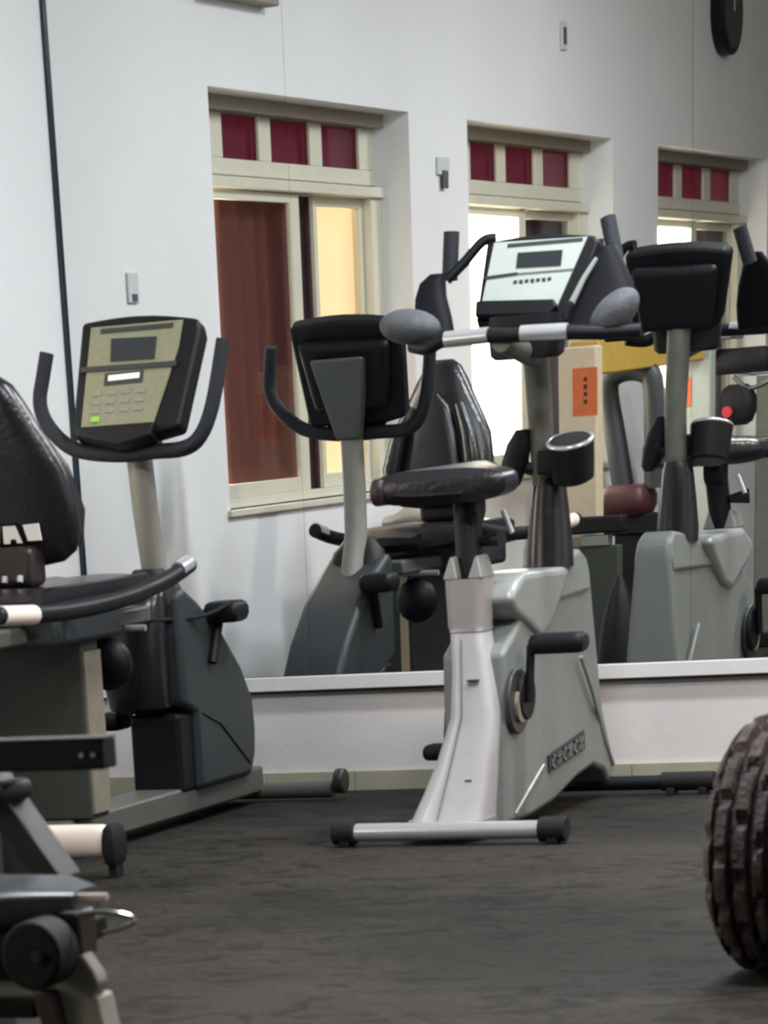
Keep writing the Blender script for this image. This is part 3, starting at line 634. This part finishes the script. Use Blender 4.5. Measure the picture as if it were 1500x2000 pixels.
# ------------------------------------------------------------------ equipment along the left wall, seen only in the mirror
K = thing('cable_machine', (.50, -4.1, 0), 'cream and grey cable machine with ochre top and orange stickers, seen in the mirror', 'gym machine')
for y0, y1, x0, x1, mt in ((-3.48, -3.40, .42, .576, 'cream_m'), (-4.98, -4.90, .45, .585, 'sage_m')):
    tw = obj('tower', box(NB(), x0, x1, y0, y1, 0, 1.23), mt, K, bevel=.008)
    obj('warning_sticker', box(NB(), x0+.06 if mt == 'cream_m' else x0-.001, x1+.003 if mt == 'cream_m' else x0+.052, y1, y1+.003, .99, 1.155 if mt == 'cream_m' else 1.10), 'orange', tw)
    if mt == 'cream_m':
        for i in range(4): obj('sticker_mark', box(NB(), x0+.105, x0+.118, y1+.003, y1+.005, 1.03+i*.026, 1.045+i*.026), 'maroon', tw)
b = NB(); b = prism(b, [(-4.90, 1.16), (-3.70, 1.13), (-3.48, 1.13), (-3.48, 1.25), (-4.90, 1.27)], 'x', .44, .56); obj('crossbeam', b, 'ochre', K, bevel=.008)
ar = []
ar_pts = [(.30, -4.20, .70), (.335, -4.20, .90), (.335, -4.20, 1.05), (.36, -4.20, 1.13), (.44, -4.20, 1.155), (.52, -4.20, 1.135), (.56, -4.20, 1.06), (.56, -4.20, .70)]
obj('padded_arch', tube(NB(), [(.425, -4.20, .70), (.39, -4.20, .90), (.36, -4.20, 1.06), (.375, -4.20, 1.12), (.44, -4.20, 1.145), (.52, -4.20, 1.13), (.555, -4.20, 1.06), (.56, -4.20, .70)], .045, 14, 4), 'slate', K)
obj('seat_pad', rbox(NB(), .34, .55, -4.32, -4.08, .60, .72), 'maroon', K)
obj('seat_column', box(NB(), .40, .50, -4.25, -4.15, 0, .60), 'blk', K, bevel=.006)
obj('low_frame', box(NB(), .10, .62, -4.26, -4.14, .53, .61), 'blk', K, bevel=.01)
obj('front_roller_bench', box(NB(), .425, .72, -3.34, -3.26, .575, .635), 'blk', K, bevel=.008)
obj('weight_block', box(NB(), .55, .66, -3.33, -3.27, .53, .57), 'mid_grey', K, bevel=.004)
obj('bench_leg', box(NB(), .46, .70, -3.335, -3.28, 0, .53), 'olive', K, bevel=.006)
obj('base_frame', box(NB(), .45, .55, -5.05, -3.5, 0, .08), 'blk', K, bevel=.006)

P = thing('arm_press_machine', (.62, -5.35, 0), 'black press machine with red end caps and chrome arms, mirrored at the right edge', 'gym machine')
SX, SY = -.085, -.35
_org = P['org']
P['org'] = [_org[0]-SX, _org[1]-SY, 0]
obj('frame_post', box(NB(), .66, .73, -5.35, -5.28, 0, 1.2), 'post_dark', P, bevel=.008)
for z0, z1, x0, x1, xc, zc, rc in ((1.10, 1.20, .56, .83, .585, 1.185, .018), (.90, 1.06, .60, .76, .655, .955, .022)):
    pd = obj('press_pad', rbox(NB(), x0, x1, -5.0, -4.86, z0, z1, 3.5), 'rubber', P)
    obj('end_cap', disc(NB(), (xc, -4.855, zc), rc, (0, 1, 0), .02), 'red', pd)
for pts in ([(.56, -4.9, 1.105), (.63, -4.9, 1.115), (.72, -4.9, 1.10), (.84, -4.9, 1.095)], [(.575, -4.9, .86), (.66, -4.9, .85), (.84, -4.9, .84)], [(.67, -4.9, 1.09), (.74, -4.9, 1.04), (.84, -4.9, 1.07)]):
    obj('chrome_arm', tube(NB(), pts, .010, 10, 4), 'chrome', P)
obj('lever_arm', tube(NB(), [(.40, -4.9, .80), (.48, -4.9, .82), (.60, -4.9, .81), (.84, -4.9, .80)], .035, 12, 3), 'blk', P)
obj('top_shelf', box(NB(), .53, .70, -4.95, -4.75, 1.235, 1.265), 'mid_grey', P, bevel=.008)
obj('base_foot', box(NB(), .58, .95, -5.05, -4.98, 0, .06), 'blk', P, bevel=.006)

D = thing('floor_cone', (.955, -2.5, 0), 'tall black cone on the floor, mirrored left of the upright bike shroud reflection', 'cone')
D2 = obj('cone_body', loft(NB(), [ring((.955, -2.5, z), r, r, 2) for z, r in ((.0, .075), (.02, .085), (.16, .085), (.30, .065), (.40, .035), (.46, .010))]), 'blk', D)
obj('cone_tip', disc(NB(), (.955, -2.5, .46), .008, (0, 0, 1), .02), 'steel_dark', D)

N = thing('low_stool', (.20, -2.5, 0), 'low black stool against the wall, reflected under the saddle of the upright bike', 'stool')
obj('stool_seat', rbox(NB(), .06, .34, -2.64, -2.38, .60, .655), 'blk', N)
for x in (.09, .31):
    for y in (-2.60, -2.42): obj('leg', tube(NB(), [(x, y, 0), (x, y, .61)], .012, 8), 'steel_dark', N)
b = NB(); rs = []
for i in range(10):
    t_ = i/9; x = .05+t_*.27; h = .022+.028*math.exp(-((t_-.45)/.22)**2)
    rs.append([Vector((x, -2.50+.07*math.cos(a), .659+h+h*math.sin(a))) for a in [2*PI*k/16 for k in range(16)]])
tag(obj('folded_towel', loft(b, rs), 'cloth'), 'crumpled beige towel lying on the low stool, seen in the mirror', 'towel')
